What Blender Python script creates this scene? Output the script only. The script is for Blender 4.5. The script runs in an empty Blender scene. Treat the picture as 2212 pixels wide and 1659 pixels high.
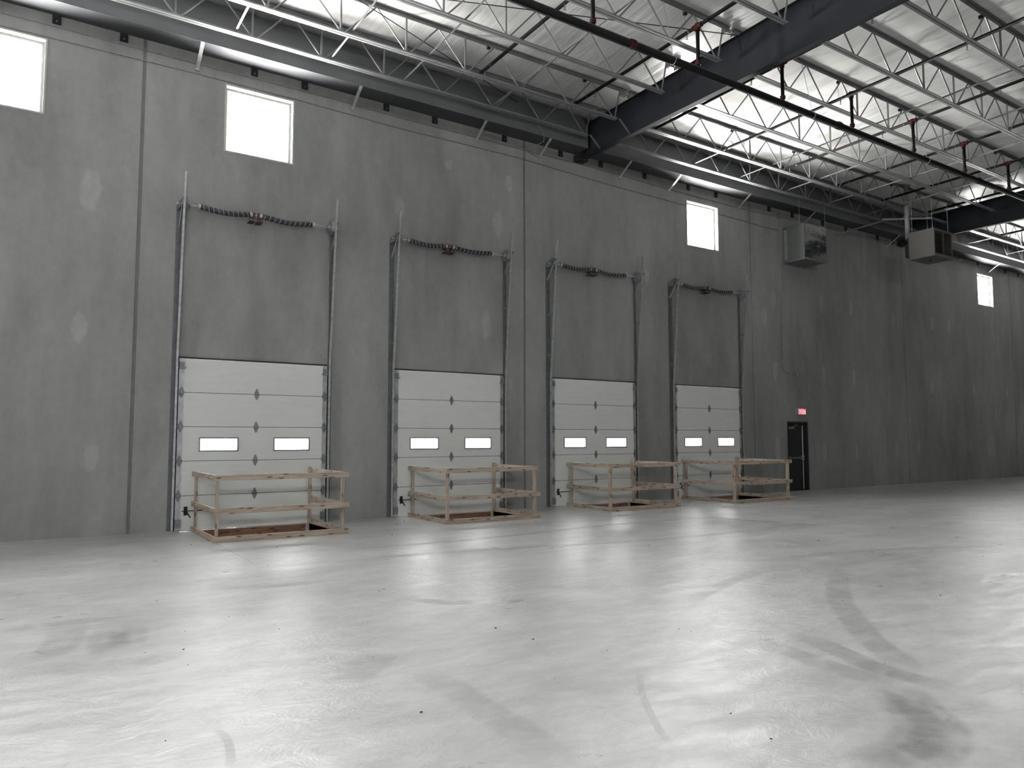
import bpy, math, random
from mathutils import Vector, Matrix
random.seed(7)
C = bpy.context.scene.collection
SC = bpy.context.scene

# ------------------------------------------------------------------ camera
cam_d = bpy.data.cameras.new('camera')
cam = bpy.data.objects.new('camera', cam_d); C.objects.link(cam)
YAW, PITCH, ROLL = 0.5861, 0.0736, -0.0013
cy_, sy_, cp_, sp_ = math.cos(YAW), math.sin(YAW), math.cos(PITCH), math.sin(PITCH)
fwd = Vector((sy_*cp_, cy_*cp_, sp_)); rt = Vector((cy_, -sy_, 0)); up = rt.cross(fwd)
rt2 = rt*math.cos(ROLL) + up*math.sin(ROLL); up2 = up*math.cos(ROLL) - rt*math.sin(ROLL)
M = Matrix((rt2, up2, -fwd)).transposed().to_4x4()
M.translation = Vector((0, -14.2228, 1.612))
cam.matrix_world = M
cam_d.sensor_width = 36; cam_d.lens = 1596.99/2212*36; cam_d.clip_end = 500
SC.camera = cam

# ------------------------------------------------------------------ sky, exposure
SKY = 135.0; GROUND = 225.0
w = bpy.data.worlds.new('overcast_sky'); SC.world = w; w.use_nodes = True
bg = w.node_tree.nodes['Background']
wn = w.node_tree.nodes; wl_ = w.node_tree.links          # bright overcast above, sunlit pale concrete yard below the horizon
wt = wn.new('ShaderNodeTexCoord'); wsx = wn.new('ShaderNodeSeparateXYZ'); wl_.new(wt.outputs['Generated'], wsx.inputs[0])
wr = wn.new('ShaderNodeValToRGB'); wm = wn.new('ShaderNodeMapRange'); wm.inputs['From Min'].default_value = -1; wl_.new(wsx.outputs['Z'], wm.inputs['Value']); wl_.new(wm.outputs[0], wr.inputs[0])
e = wr.color_ramp.elements; gk = GROUND/SKY; q_ = 1/gk
e[0].position = .47; e[0].color = (1, .99, .965, 1); e[1].position = .51; e[1].color = (.965*q_, .985*q_, q_, 1)
wl_.new(wr.outputs[0], bg.inputs[0]); bg.inputs[1].default_value = GROUND
SC.view_settings.view_transform = 'Standard'; SC.view_settings.look = 'None'
SC.view_settings.gamma = 1; SC.view_settings.exposure = 0.34
SC.view_settings.use_curve_mapping = False
cy = SC.cycles
cy.max_bounces = 8; cy.diffuse_bounces = 5; cy.glossy_bounces = 4; cy.transparent_max_bounces = 12
cy.sample_clamp_indirect = 6; cy.use_denoising = True
cy.use_adaptive_sampling = True; cy.adaptive_threshold = .02; cy.caustics_reflective = False; cy.caustics_refractive = False

# ------------------------------------------------------------------ materials
def mat(name, col, rough=.6, metal=0., var=.12, scale=8., stretch=(1,1,1), bump=0., bscale=None, detail=5, spec=.5):
    m = bpy.data.materials.new(name); m.use_nodes = True
    nt = m.node_tree; N = nt.nodes; L = nt.links
    b = N['Principled BSDF']; b.inputs['Roughness'].default_value = rough; b.inputs['Metallic'].default_value = metal
    b.inputs['Specular IOR Level'].default_value = spec
    tc = N.new('ShaderNodeTexCoord'); mp = N.new('ShaderNodeMapping'); mp.inputs['Scale'].default_value = stretch
    L.new(tc.outputs['Object'], mp.inputs['Vector'])
    no = N.new('ShaderNodeTexNoise'); no.inputs['Scale'].default_value = scale; no.inputs['Detail'].default_value = detail
    L.new(mp.outputs[0], no.inputs['Vector'])
    r = N.new('ShaderNodeValToRGB')
    r.color_ramp.elements[0].position = .3; r.color_ramp.elements[1].position = .7
    r.color_ramp.elements[0].color = tuple(c*(1-var) for c in col)+(1,)
    r.color_ramp.elements[1].color = tuple(min(1, c*(1+var)) for c in col)+(1,)
    L.new(no.outputs['Fac'], r.inputs['Fac']); L.new(r.outputs[0], b.inputs['Base Color'])
    if bump:
        n2 = N.new('ShaderNodeTexNoise'); n2.inputs['Scale'].default_value = bscale or scale*3; n2.inputs['Detail'].default_value = 6
        L.new(mp.outputs[0], n2.inputs['Vector'])
        bp = N.new('ShaderNodeBump'); bp.inputs['Strength'].default_value = bump; bp.inputs['Distance'].default_value = .02
        L.new(n2.outputs['Fac'], bp.inputs['Height']); L.new(bp.outputs[0], b.inputs['Normal'])
    return m

def node(nt, t, **kw):
    n = nt.nodes.new(t)
    for k, v in kw.items(): setattr(n, k, v)
    return n

def mix_layers(nt, layers):
    """layers: list of (factor socket, low, high) multiplied together -> value socket"""
    out = None
    for s, lo, hi in layers:
        mr = node(nt, 'ShaderNodeMapRange'); mr.inputs['From Min'].default_value = .3; mr.inputs['From Max'].default_value = .7
        mr.inputs['To Min'].default_value = lo; mr.inputs['To Max'].default_value = hi
        nt.links.new(s, mr.inputs['Value'])
        if out is None: out = mr.outputs[0]
        else:
            mm = node(nt, 'ShaderNodeMath', operation='MULTIPLY'); nt.links.new(out, mm.inputs[0]); nt.links.new(mr.outputs[0], mm.inputs[1]); out = mm.outputs[0]
    return out

def noise(nt, vec, scale, stretch=(1,1,1), rot=0, detail=6, dist=0., rough=.5):
    mp = node(nt, 'ShaderNodeMapping'); mp.inputs['Scale'].default_value = stretch; mp.inputs['Rotation'].default_value = (0,0,rot)
    nt.links.new(vec, mp.inputs['Vector'])
    n = node(nt, 'ShaderNodeTexNoise'); n.inputs['Scale'].default_value = scale; n.inputs['Detail'].default_value = detail
    n.inputs['Distortion'].default_value = dist; n.inputs['Roughness'].default_value = rough
    nt.links.new(mp.outputs[0], n.inputs['Vector']); return n.outputs['Fac']

# mortar patches over the lifting inserts: x, z, half width, half height
PATCH = [(19.04,5.85,.14,.34),(21.5,5.98,.11,.28),(23.15,5.99,.10,.26),(19.04,3.67,.13,.33),(21.5,3.67,.10,.28),(23.2,3.64,.10,.28),
 (19.07,1.28,.14,.36),(21.44,1.16,.11,.32),(23.2,1.14,.10,.28),(25.67,1.26,.11,.3),(27.14,1.25,.11,.3),(29.67,5.9,.12,.3),(25.73,5.82,.1,.28),
 (7.76,7.71,.10,.13),(.745,3.49,.12,.26),(8.74,4.19,.14,.34),(.83,5.84,.16,.38),(6.57,6.52,.12,.26),(9.05,6.57,.14,.32),(1.0,1.3,.12,.28),
 (9.35,7.6,.12,.2),(28.2,3.5,.12,.3),(31.4,3.55,.12,.3),(34.2,3.5,.12,.3),(28.4,5.9,.12,.3),(30.9,1.3,.12,.3),(36.4,3.4,.12,.3),(-2.6,3.5,.14,.3),(13.75,5.9,.1,.25),(18.6,5.3,.14,.3)]

def concrete_wall(name, base, patches=()):
    m = bpy.data.materials.new(name); m.use_nodes = True; nt = m.node_tree; b = nt.nodes['Principled BSDF']
    b.inputs['Roughness'].default_value = .62; b.inputs['Specular IOR Level'].default_value = .35
    tc = node(nt, 'ShaderNodeTexCoord'); v = tc.outputs['Object']
    val = mix_layers(nt, [(noise(nt, v, .35, (1,1,.6), detail=5), .80, 1.2), (noise(nt, v, 1.0, (1.5,1,.4), detail=8, dist=.5), .85, 1.15),
                          (noise(nt, v, 6, (1,1,.7), detail=9, rough=.7), .90, 1.09), (noise(nt, v, 2.2, (2.2,1,.12), detail=4), .965, 1.035)])
    # small dark form marks
    vo = node(nt, 'ShaderNodeTexVoronoi'); vo.inputs['Scale'].default_value = 1.4; nt.links.new(v, vo.inputs['Vector'])
    mr = node(nt, 'ShaderNodeMapRange'); mr.inputs['From Min'].default_value = .012; mr.inputs['From Max'].default_value = .03
    mr.inputs['To Min'].default_value = .6; mr.inputs['To Max'].default_value = 1; nt.links.new(vo.outputs['Distance'], mr.inputs['Value'])
    mm = node(nt, 'ShaderNodeMath', operation='MULTIPLY'); nt.links.new(val, mm.inputs[0]); nt.links.new(mr.outputs[0], mm.inputs[1])
    acc = None
    if patches:
        wv = node(nt, 'ShaderNodeVectorMath', operation='MULTIPLY_ADD'); wn = node(nt, 'ShaderNodeTexNoise'); wn.inputs['Scale'].default_value = 5
        nt.links.new(v, wn.inputs['Vector']); nt.links.new(wn.outputs['Color'], wv.inputs[0]); wv.inputs[1].default_value = (.16, 0, .2); nt.links.new(v, wv.inputs[2])
    for x, z, rx, rz in patches:
        a = node(nt, 'ShaderNodeVectorMath', operation='MULTIPLY_ADD'); a.inputs[1].default_value = (1/rx, 0, 1/rz); a.inputs[2].default_value = (-(x+.08)/rx, 0, -(z+.1)/rz)
        nt.links.new(wv.outputs[0], a.inputs[0])
        l = node(nt, 'ShaderNodeVectorMath', operation='LENGTH'); nt.links.new(a.outputs[0], l.inputs[0])
        if acc is None: acc = l.outputs['Value']
        else:
            mn = node(nt, 'ShaderNodeMath', operation='MINIMUM'); nt.links.new(acc, mn.inputs[0]); nt.links.new(l.outputs['Value'], mn.inputs[1]); acc = mn.outputs[0]
    if acc is not None:
        pr = node(nt, 'ShaderNodeMapRange'); pr.inputs['From Min'].default_value = .75; pr.inputs['From Max'].default_value = 1.1
        pr.inputs['To Min'].default_value = 1.22; pr.inputs['To Max'].default_value = 1; nt.links.new(acc, pr.inputs['Value'])
        m3 = node(nt, 'ShaderNodeMath', operation='MULTIPLY'); nt.links.new(mm.outputs[0], m3.inputs[0]); nt.links.new(pr.outputs[0], m3.inputs[1]); mm = m3
    cr = node(nt, 'ShaderNodeCombineColor')
    for i, c in enumerate(base):
        k = node(nt, 'ShaderNodeMath', operation='MULTIPLY'); k.inputs[1].default_value = c
        nt.links.new(mm.outputs[0], k.inputs[0]); nt.links.new(k.outputs[0], cr.inputs[i])
    nt.links.new(cr.outputs[0], b.inputs['Base Color'])
    bp = node(nt, 'ShaderNodeBump'); bp.inputs['Strength'].default_value = .25; bp.inputs['Distance'].default_value = .01
    nt.links.new(noise(nt, v, 22, (1,1,.6), detail=6), bp.inputs['Height']); nt.links.new(bp.outputs[0], b.inputs['Normal'])
    return m

def concrete_floor(name, base):
    m = bpy.data.materials.new(name); m.use_nodes = True; nt = m.node_tree; b = nt.nodes['Principled BSDF']
    tc = node(nt, 'ShaderNodeTexCoord'); v = tc.outputs['Object']
    val = mix_layers(nt, [(noise(nt, v, .22, detail=5, dist=.6), .86, 1.12), (noise(nt, v, .8, (.7,1.4,1), .5, detail=8, dist=.8, rough=.6), .84, 1.13),
                          (noise(nt, v, 3.5, (.7,1.4,1), -.35, detail=10, rough=.72, dist=.6), .84, 1.12), (noise(nt, v, 11., detail=10, rough=.75), .94, 1.06),
                          (noise(nt, v, 1.6, (.35,1.5,1), -.9, detail=12, rough=.75, dist=.3), .90, 1.08)])
    cr = node(nt, 'ShaderNodeCombineColor')
    for i, c in enumerate(base):
        k = node(nt, 'ShaderNodeMath', operation='MULTIPLY'); k.inputs[1].default_value = c
        nt.links.new(val, k.inputs[0]); nt.links.new(k.outputs[0], cr.inputs[i])
    nt.links.new(cr.outputs[0], b.inputs['Base Color'])
    rv = mix_layers(nt, [(noise(nt, v, 1.3, (.7,1.3,1), .4, detail=10, dist=.6, rough=.65), .27, .38), (noise(nt, v, 7, (.7,1.4,1), -.4, detail=9, rough=.7), .9, 1.1)])
    nt.links.new(rv, b.inputs['Roughness']); b.inputs['Specular IOR Level'].default_value = .66
    bp = node(nt, 'ShaderNodeBump'); bp.inputs['Strength'].default_value = .55; bp.inputs['Distance'].default_value = .02
    nt.links.new(noise(nt, v, 4, (.7,1.3,1), .3, detail=10, rough=.64, dist=.8), bp.inputs['Height'])
    nt.links.new(bp.outputs[0], b.inputs['Normal'])
    return m

def vinyl(name):
    m = bpy.data.materials.new(name); m.use_nodes = True; nt = m.node_tree; b = nt.nodes['Principled BSDF']
    b.inputs['Roughness'].default_value = .36
    tc = node(nt, 'ShaderNodeTexCoord'); v = tc.outputs['Object']
    val = mix_layers(nt, [(noise(nt, v, .5, detail=4), .93, 1.05), (noise(nt, v, 3.2, (3,.12,1), detail=3), .90, 1.04)])
    cr = node(nt, 'ShaderNodeCombineColor')
    for i, c in enumerate((.80,.80,.79)):
        k = node(nt, 'ShaderNodeMath', operation='MULTIPLY'); k.inputs[1].default_value = c
        nt.links.new(val, k.inputs[0]); nt.links.new(k.outputs[0], cr.inputs[i])
    nt.links.new(cr.outputs[0], b.inputs['Base Color'])
    b1 = node(nt, 'ShaderNodeBump'); b1.inputs['Strength'].default_value = .55; b1.inputs['Distance'].default_value = .05
    nt.links.new(noise(nt, v, 2.4, (3.2,.22,1), detail=4, dist=.3), b1.inputs['Height'])
    b2 = node(nt, 'ShaderNodeBump'); b2.inputs['Strength'].default_value = .3; b2.inputs['Distance'].default_value = .04
    nt.links.new(noise(nt, v, 1.1, (1,1.2,1), .7, detail=5, dist=1.5), b2.inputs['Height'])
    nt.links.new(b1.outputs[0], b2.inputs['Normal']); nt.links.new(b2.outputs[0], b.inputs['Normal'])
    return m

def wood(name, c1, c2):
    m = bpy.data.materials.new(name); m.use_nodes = True; nt = m.node_tree; b = nt.nodes['Principled BSDF']
    b.inputs['Roughness'].default_value = .6
    tc = node(nt, 'ShaderNodeTexCoord'); v = tc.outputs['UV']
    f = noise(nt, v, 3.0, (.6,9,1), detail=6, dist=1.2)
    r = node(nt, 'ShaderNodeValToRGB'); r.color_ramp.elements[0].color = c1+(1,); r.color_ramp.elements[1].color = c2+(1,)
    r.color_ramp.elements[0].position = .35; r.color_ramp.elements[1].position = .6
    nt.links.new(f, r.inputs['Fac'])
    mp = node(nt, 'ShaderNodeMapping'); mp.inputs['Scale'].default_value = (2.6, 10, 1); nt.links.new(v, mp.inputs['Vector'])
    vo = node(nt, 'ShaderNodeTexVoronoi', voronoi_dimensions='2D'); vo.inputs['Scale'].default_value = 1.; nt.links.new(mp.outputs[0], vo.inputs['Vector'])
    mr = node(nt, 'ShaderNodeMapRange'); mr.inputs['From Min'].default_value = .06; mr.inputs['From Max'].default_value = .17
    mr.inputs['To Min'].default_value = 1; mr.inputs['To Max'].default_value = 0; nt.links.new(vo.outputs['Distance'], mr.inputs['Value'])
    mx = node(nt, 'ShaderNodeMix', data_type='RGBA'); mx.inputs['B'].default_value = (c1[0]*.35, c1[1]*.28, c1[2]*.22, 1)
    nt.links.new(mr.outputs[0], mx.inputs['Factor']); nt.links.new(r.outputs[0], mx.inputs['A']); nt.links.new(mx.outputs['Result'], b.inputs['Base Color'])
    return m

def faded(name, col, rough, amount, nscale=6., spec=.5):
    """a stain whose edge fades out: opacity from the 'fade' attribute and noise"""
    m = bpy.data.materials.new(name); m.use_nodes = True; nt = m.node_tree; b = nt.nodes['Principled BSDF']
    b.inputs['Base Color'].default_value = col+(1,); b.inputs['Roughness'].default_value = rough; b.inputs['Specular IOR Level'].default_value = spec
    at = node(nt, 'ShaderNodeAttribute', attribute_name='fade'); tc = node(nt, 'ShaderNodeTexCoord')
    f = noise(nt, tc.outputs['Object'], nscale, (1,1,1), detail=6, dist=.5)
    mr = node(nt, 'ShaderNodeMapRange'); mr.inputs['From Min'].default_value = .2; mr.inputs['From Max'].default_value = .6
    nt.links.new(f, mr.inputs['Value'])
    m1 = node(nt, 'ShaderNodeMath', operation='MULTIPLY'); nt.links.new(at.outputs['Fac'], m1.inputs[0]); nt.links.new(mr.outputs[0], m1.inputs[1])
    m2 = node(nt, 'ShaderNodeMath', operation='MULTIPLY'); m2.inputs[1].default_value = amount*.55; nt.links.new(m1.outputs[0], m2.inputs[0])
    nt.links.new(m2.outputs[0], b.inputs['Alpha'])
    return m

def glass_mat(name='clear_glass', tr=.96):
    m = bpy.data.materials.new(name); m.use_nodes = True; nt = m.node_tree
    nt.nodes.remove(nt.nodes['Principled BSDF'])
    t = node(nt, 'ShaderNodeBsdfTransparent'); t.inputs[0].default_value = (tr, tr, tr*.99, 1)
    g = node(nt, 'ShaderNodeBsdfGlossy'); g.inputs['Roughness'].default_value = .03
    fr = node(nt, 'ShaderNodeLayerWeight'); mx = node(nt, 'ShaderNodeMixShader')
    pw = node(nt, 'ShaderNodeMath', operation='POWER'); pw.inputs[1].default_value = 4; nt.links.new(fr.outputs['Facing'], pw.inputs[0])
    ml = node(nt, 'ShaderNodeMath', operation='MULTIPLY_ADD'); ml.inputs[1].default_value = .8; ml.inputs[2].default_value = .04; nt.links.new(pw.outputs[0], ml.inputs[0])
    nt.links.new(ml.outputs[0], mx.inputs[0]); nt.links.new(t.outputs[0], mx.inputs[1]); nt.links.new(g.outputs[0], mx.inputs[2])
    nt.links.new(mx.outputs[0], nt.nodes['Material Output'].inputs[0]); return m

def emit(name, col, s):
    m = bpy.data.materials.new(name); m.use_nodes = True; nt = m.node_tree; b = nt.nodes['Principled BSDF']
    b.inputs['Base Color'].default_value = col+(1,); b.inputs['Emission Color'].default_value = col+(1,); b.inputs['Emission Strength'].default_value = s
    return m

MW = concrete_wall('tilt_up_concrete', (.262,.262,.258), PATCH)
MW2 = concrete_wall('plain_concrete', (.22,.22,.217))
MF = concrete_floor('troweled_concrete', (.53,.525,.517))
MV = vinyl('white_vinyl_facing')
MJ = mat('grey_primer_steel', (.22,.225,.23), .42, .25, .12, 3)
MB_ = mat('dark_grey_steel', (.019,.021,.026), .7, 0, .15, 1.5, spec=.2)
ME = mat('eave_steel', (.12,.123,.13), .5, .1, .1, 1.2)
ME2 = mat('shaded_eave_steel', (.06,.061,.066), .7, 0, .1, 1.2, spec=.2)  # eave steel darkened: shade of the flange underside put into the colour
MG = mat('galvanised_steel', (.55,.56,.57), .38, .75, .18, 20, (1,1,.4))
MTR = mat('track_steel', (.5,.51,.51), .42, .6, .2, 12)
MANG = mat('dull_angle_steel', (.11,.115,.12), .6, .2, .2, 10)
MCH = mat('wide_joint_sealant', (.145,.145,.142), .8, 0, .1, 6)
MGD = mat('weathered_galvanised', (.24,.25,.26), .5, .5, .18, 14)
MBK = mat('black_iron_pipe', (.006,.006,.0065), .6, 0, .2, 10, spec=.15)
MRED = mat('red_coupling', (.05,.013,.012), .6, 0, .2, 12, spec=.15)
MDW = mat('white_door_steel', (.69,.69,.668), .45, 0, .03, 2, (1,1,6), bump=.15, bscale=10)
MBLK = mat('black_rubber', (.012,.012,.013), .8, 0, .2, 10)
MSPR = mat('oiled_spring_steel', (.035,.035,.045), .45, .2, .25, 30)
MSTR = mat('pale_stripe_paint', (.6,.6,.6), .6, 0, .05, 10)
MBR = mat('red_oxide_bracket', (.045,.016,.016), .55, 0, .2, 12)
MWD = wood('spruce_lumber', (.29,.225,.172), (.47,.385,.31))
MBRN = wood('stained_form_board', (.16,.075,.045), (.26,.13,.08))
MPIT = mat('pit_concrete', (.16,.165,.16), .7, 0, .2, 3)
MCAULK = mat('joint_sealant', (.09,.09,.09), .8, 0, .1, 6)
MWIN = mat('window_aluminium', (.42,.43,.40), .4, .1, .05, 4)
MGL = glass_mat(); MGA = glass_mat('low_transmission_acrylic', .40)  # door acrylic has a lower transmission than the clear glass
MEXD = mat('black_door_paint', (.012,.012,.013), .5, 0, .2, 6)
MHEAT = mat('beige_enamel', (.115,.11,.10), .55, 0, .05, 5)
MDARK = mat('dark_interior', (.02,.02,.02), .7, 0, .2, 6)
MGAL2 = mat('mirror_sheet_metal', (.7,.7,.7), .10, 1., .1, 2.5, bump=.9, bscale=2.2)
MBOX = mat('dull_sheet_metal', (.15,.155,.15), .5, .2, .06, 2)
MSIGN = mat('sign_housing', (.34,.33,.31), .5, 0, .05, 5)
MTYRE = {k: faded('tyre_rubber_mark_%d' % int(k*100), (.30,.295,.285), .5, k, 5.) for k in (.3,.35,.4,.45,.5,.6)}

# ------------------------------------------------------------------ mesh builder
class MB:
    def __init__(s): s.v = []; s.f = []; s.uv = []
    def quad(s, a, b, c, d, uv=None):
        i = len(s.v); s.v += [tuple(a), tuple(b), tuple(c), tuple(d)]; s.f.append((i, i+1, i+2, i+3)); s.uv.append(uv)
    def box(s, x0, x1, y0, y1, z0, z1, mtx=None):
        P = [Vector((x, y, z)) for z in (z0, z1) for y in (y0, y1) for x in (x0, x1)]
        if mtx is not None: P = [mtx @ p for p in P]
        i = len(s.v); s.v += [tuple(p) for p in P]
        s.f += [(i, i+2, i+3, i+1), (i+4, i+5, i+7, i+6), (i, i+1, i+5, i+4), (i+2, i+6, i+7, i+3), (i, i+4, i+6, i+2), (i+1, i+3, i+7, i+5)]
        dims = (abs(x1-x0), abs(y1-y0), abs(z1-z0)); a = max(range(3), key=lambda k: dims[k]); o = random.random()*20
        for f in s.f[-6:]:
            pts = [(P[j-i][a] if mtx is None else (P[j-i]).dot(Vector((1,.7,.5)))) for j in f]
            oth = [sum(P[j-i][k] for k in range(3) if k != a) for j in f]
            s.uv.append([(p+o, q+o) for p, q in zip(pts, oth)])
        return s
    def prism(s, prof, p0, p1, upv=(0, 0, 1)):
        """closed 2-D profile [(side, up)] swept straight from p0 to p1"""
        p0 = Vector(p0); p1 = Vector(p1); d = (p1-p0).normalized(); u = Vector(upv)
        sd = d.cross(u)
        if sd.length < 1e-4: sd = Vector((1, 0, 0))
        sd.normalize(); u = sd.cross(d)
        n = len(prof); i = len(s.v)
        for p in (p0, p1): s.v += [tuple(p+sd*a+u*b) for a, b in prof]
        for k in range(n):
            j = (k+1) % n; s.f.append((i+k, i+j, i+n+j, i+n+k))
            s.uv.append([((p0-p1).length*t, .1*q) for t, q in ((0, k), (0, k+1), (1, k+1), (1, k))])
        s.f.append(tuple(i+k for k in reversed(range(n)))); s.uv.append(None)
        s.f.append(tuple(i+n+k for k in range(n))); s.uv.append(None)
        return s
    def bar(s, p0, p1, w, h, upv=(0, 0, 1)):
        return s.prism([(-w/2, -h/2), (w/2, -h/2), (w/2, h/2), (-w/2, h/2)], p0, p1, upv)
    def tube(s, p0, p1, r, n=10, r1=None):
        r1 = r if r1 is None else r1
        p0 = Vector(p0); p1 = Vector(p1); d = (p1-p0).normalized()
        a = d.orthogonal().normalized(); b = d.cross(a); i = len(s.v)
        for p, q in ((p0, r), (p1, r1)): s.v += [tuple(p+(a*math.cos(2*math.pi*k/n)+b*math.sin(2*math.pi*k/n))*q) for k in range(n)]
        for k in range(n):
            j = (k+1) % n; s.f.append((i+k, i+j, i+n+j, i+n+k)); s.uv.append(None)
        s.f.append(tuple(i+k for k in reversed(range(n)))); s.uv.append(None)
        s.f.append(tuple(i+n+k for k in range(n))); s.uv.append(None)
        return s
    def path(s, pts, r, n=8):
        pts = [Vector(p) for p in pts]; i = len(s.v); prev = None
        for k, p in enumerate(pts):
            d = (pts[min(k+1, len(pts)-1)]-pts[max(k-1, 0)]).normalized()
            a = d.orthogonal() if prev is None else prev-d*prev.dot(d)
            a.normalize(); prev = a; b = d.cross(a)
            s.v += [tuple(p+(a*math.cos(2*math.pi*t/n)+b*math.sin(2*math.pi*t/n))*r) for t in range(n)]
        for k in range(len(pts)-1):
            for t in range(n):
                u = (t+1) % n; s.f.append((i+k*n+t, i+k*n+u, i+(k+1)*n+u, i+(k+1)*n+t)); s.uv.append(None)
        s.f.append(tuple(i+t for t in reversed(range(n)))); s.uv.append(None)
        s.f.append(tuple(i+(len(pts)-1)*n+t for t in range(n))); s.uv.append(None)
        return s
    def build(s, name, m, parent=None, loc=None, smooth=False, bevel=0):
        me = bpy.data.meshes.new(name); o0 = Vector(loc) if loc else Vector((0, 0, 0))
        me.from_pydata([tuple(Vector(v)-o0) for v in s.v], [], s.f)
        uvl = me.uv_layers.new(name='UVMap')
        for poly, uv in zip(me.polygons, s.uv):
            if uv:
                for li, c in zip(poly.loop_indices, uv): uvl.data[li].uv = c
        me.materials.append(m); me.update()
        if smooth:
            for p in me.polygons: p.use_smooth = len(p.vertices) == 4
        o = bpy.data.objects.new(name, me); C.objects.link(o)
        if loc: o.location = o0
        if parent: o.parent = parent
        if bevel:
            bv = o.modifiers.new('edge', 'BEVEL'); bv.width = bevel; bv.segments = 2; bv.limit_method = 'ANGLE'
        return o

def slab(mb, u0, u1, v0, v1, holes, put, t0, t1):
    """rectangle u x v with rectangular holes, thickness t0..t1; put(u,v,t)->xyz"""
    us = sorted({u0, u1, *[h[0] for h in holes], *[h[1] for h in holes]}); us = [u for u in us if u0 <= u <= u1]
    vs = sorted({v0, v1, *[h[2] for h in holes], *[h[3] for h in holes]}); vs = [v for v in vs if v0 <= v <= v1]
    def solid(a, b):
        if a < 0 or b < 0 or a >= len(us)-1 or b >= len(vs)-1: return False
        cu, cv = (us[a]+us[a+1])/2, (vs[b]+vs[b+1])/2
        return not any(h[0] < cu < h[1] and h[2] < cv < h[3] for h in holes)
    for a in range(len(us)-1):
        for b in range(len(vs)-1):
            if not solid(a, b): continue
            A, B, Cc, D = us[a], us[a+1], vs[b], vs[b+1]
            mb.quad(put(A, Cc, t0), put(B, Cc, t0), put(B, D, t0), put(A, D, t0))
            mb.quad(put(A, D, t1), put(B, D, t1), put(B, Cc, t1), put(A, Cc, t1))
            if not solid(a-1, b): mb.quad(put(A, Cc, t0), put(A, D, t0), put(A, D, t1), put(A, Cc, t1))
            if not solid(a+1, b): mb.quad(put(B, D, t0), put(B, Cc, t0), put(B, Cc, t1), put(B, D, t1))
            if not solid(a, b-1): mb.quad(put(B, Cc, t0), put(A, Cc, t0), put(A, Cc, t1), put(B, Cc, t1))
            if not solid(a, b+1): mb.quad(put(A, D, t0), put(B, D, t0), put(B, D, t1), put(A, D, t1))
    return mb

def tag(o, label=None, cat=None, group=None, kind=None):
    if label: o['label'] = label
    if cat: o['category'] = cat
    if group: o['group'] = group
    if kind: o['kind'] = kind
    return o
def thing(name, loc, label, cat, group=None, rz=0, kind=None):
    o = bpy.data.objects.new(name, None); C.objects.link(o); o.location = loc; o.rotation_euler = (0, 0, rz)
    o.empty_display_size = .2
    return tag(o, label, cat, group, kind)
KIDS = {}
def kids(o): return [c for c in C.objects if c.parent == o]
def dup(root, loc, label=None, group=None):
    r = root.copy(); C.objects.link(r); r.location = loc
    if label: r['label'] = label
    if group: r['group'] = group
    for ch in kids(root):
        c = ch.copy(); C.objects.link(c); c.parent = r
        for g in kids(ch):
            d = g.copy(); C.objects.link(d); d.parent = c
    return r
ORD = ['first', 'second', 'third', 'fourth', 'fifth', 'sixth', 'seventh', 'eighth', 'ninth', 'tenth', 'eleventh', 'twelfth', 'thirteenth', 'fourteenth', 'fifteenth', 'sixteenth', 'seventeenth', 'eighteenth', 'nineteenth', 'twentieth', 'twenty-first', 'twenty-second', 'twenty-third', 'twenty-fourth', 'twenty-fifth', 'twenty-sixth', 'twenty-seventh', 'twenty-eighth', 'twenty-ninth', 'thirtieth']

# ------------------------------------------------------------------ dimensions
XL, XR, YB = -16.0, 64.0, -36.0           # left wall, right wall, wall behind the camera
SL = 0.0208                                # roof slope, rising away from the dock wall
def roofz(y): return 9.66 - SL*y
DOORX = [2.293, 6.446, 10.521, 14.640]; DW = 2.72; DH = 3.048
WINX = [-1.157, 2.991, 15.343, 32.108, 36.35]; WW = 1.252; WZ0, WZ1 = 7.017, 8.262
JOINTS = [-6.7, 1.59, 9.80, 18.02, 26.42, 34.90, 43.3, 51.7]
EX0, EX1, EZ = 19.55, 20.57, 2.12

# ------------------------------------------------------------------ the dock wall
holes = [(d+.10, d+DW-.10, -1, DH-.05) for d in DOORX] + [(x, x+WW, WZ0, WZ1) for x in WINX] + [(EX0, EX1, -1, EZ)]
wb = MB(); edges = [XL] + JOINTS + [XR]; g = .030
def g_(j): return .030 if j in (1.59, 9.80) else (-.2 if j in (XL, XR) else .012)
for a, b in zip(edges[:-1], edges[1:]):
    slab(wb, a+g_(a), b-g_(b), 0.0, 10.1, [h for h in holes if h[1] > a and h[0] < b], lambda u, v, t: (u, t, v), 0.0, .20)
wall_back = wb.build('wall_back', MW); tag(wall_back, kind='structure')
for j in JOINTS: MB().box(j-g-.004, j+g+.004, .012 if g_(j) > .02 else .018, .19, 0, 10.1).build('joint_sealant', MCH if g_(j) > .02 else MCAULK, wall_back)
# other walls; their openings are unseen ones added to let daylight in
FRONT_OPEN = [(-9, -5, 7.0, 7.8)]
wf = slab(MB(), XL-.2, XR+.2, 0, 10.8, FRONT_OPEN, lambda u, v, t: (u, YB-t, v), 0, .2).build('wall_front', MW2); tag(wf, kind='structure')
LEFT_OPEN = [(-10, -7, 7.0, 7.8)]
wl = slab(MB(), YB, 0, 0, 10.8, LEFT_OPEN, lambda u, v, t: (XL-t, u, v), 0, .2).build('wall_left', MW2); tag(wl, kind='structure')
wr = slab(MB(), YB, 0, 0, 10.8, [], lambda u, v, t: (XR+t, u, v), 0, .2).build('wall_right', MW2); tag(wr, kind='structure')
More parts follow.
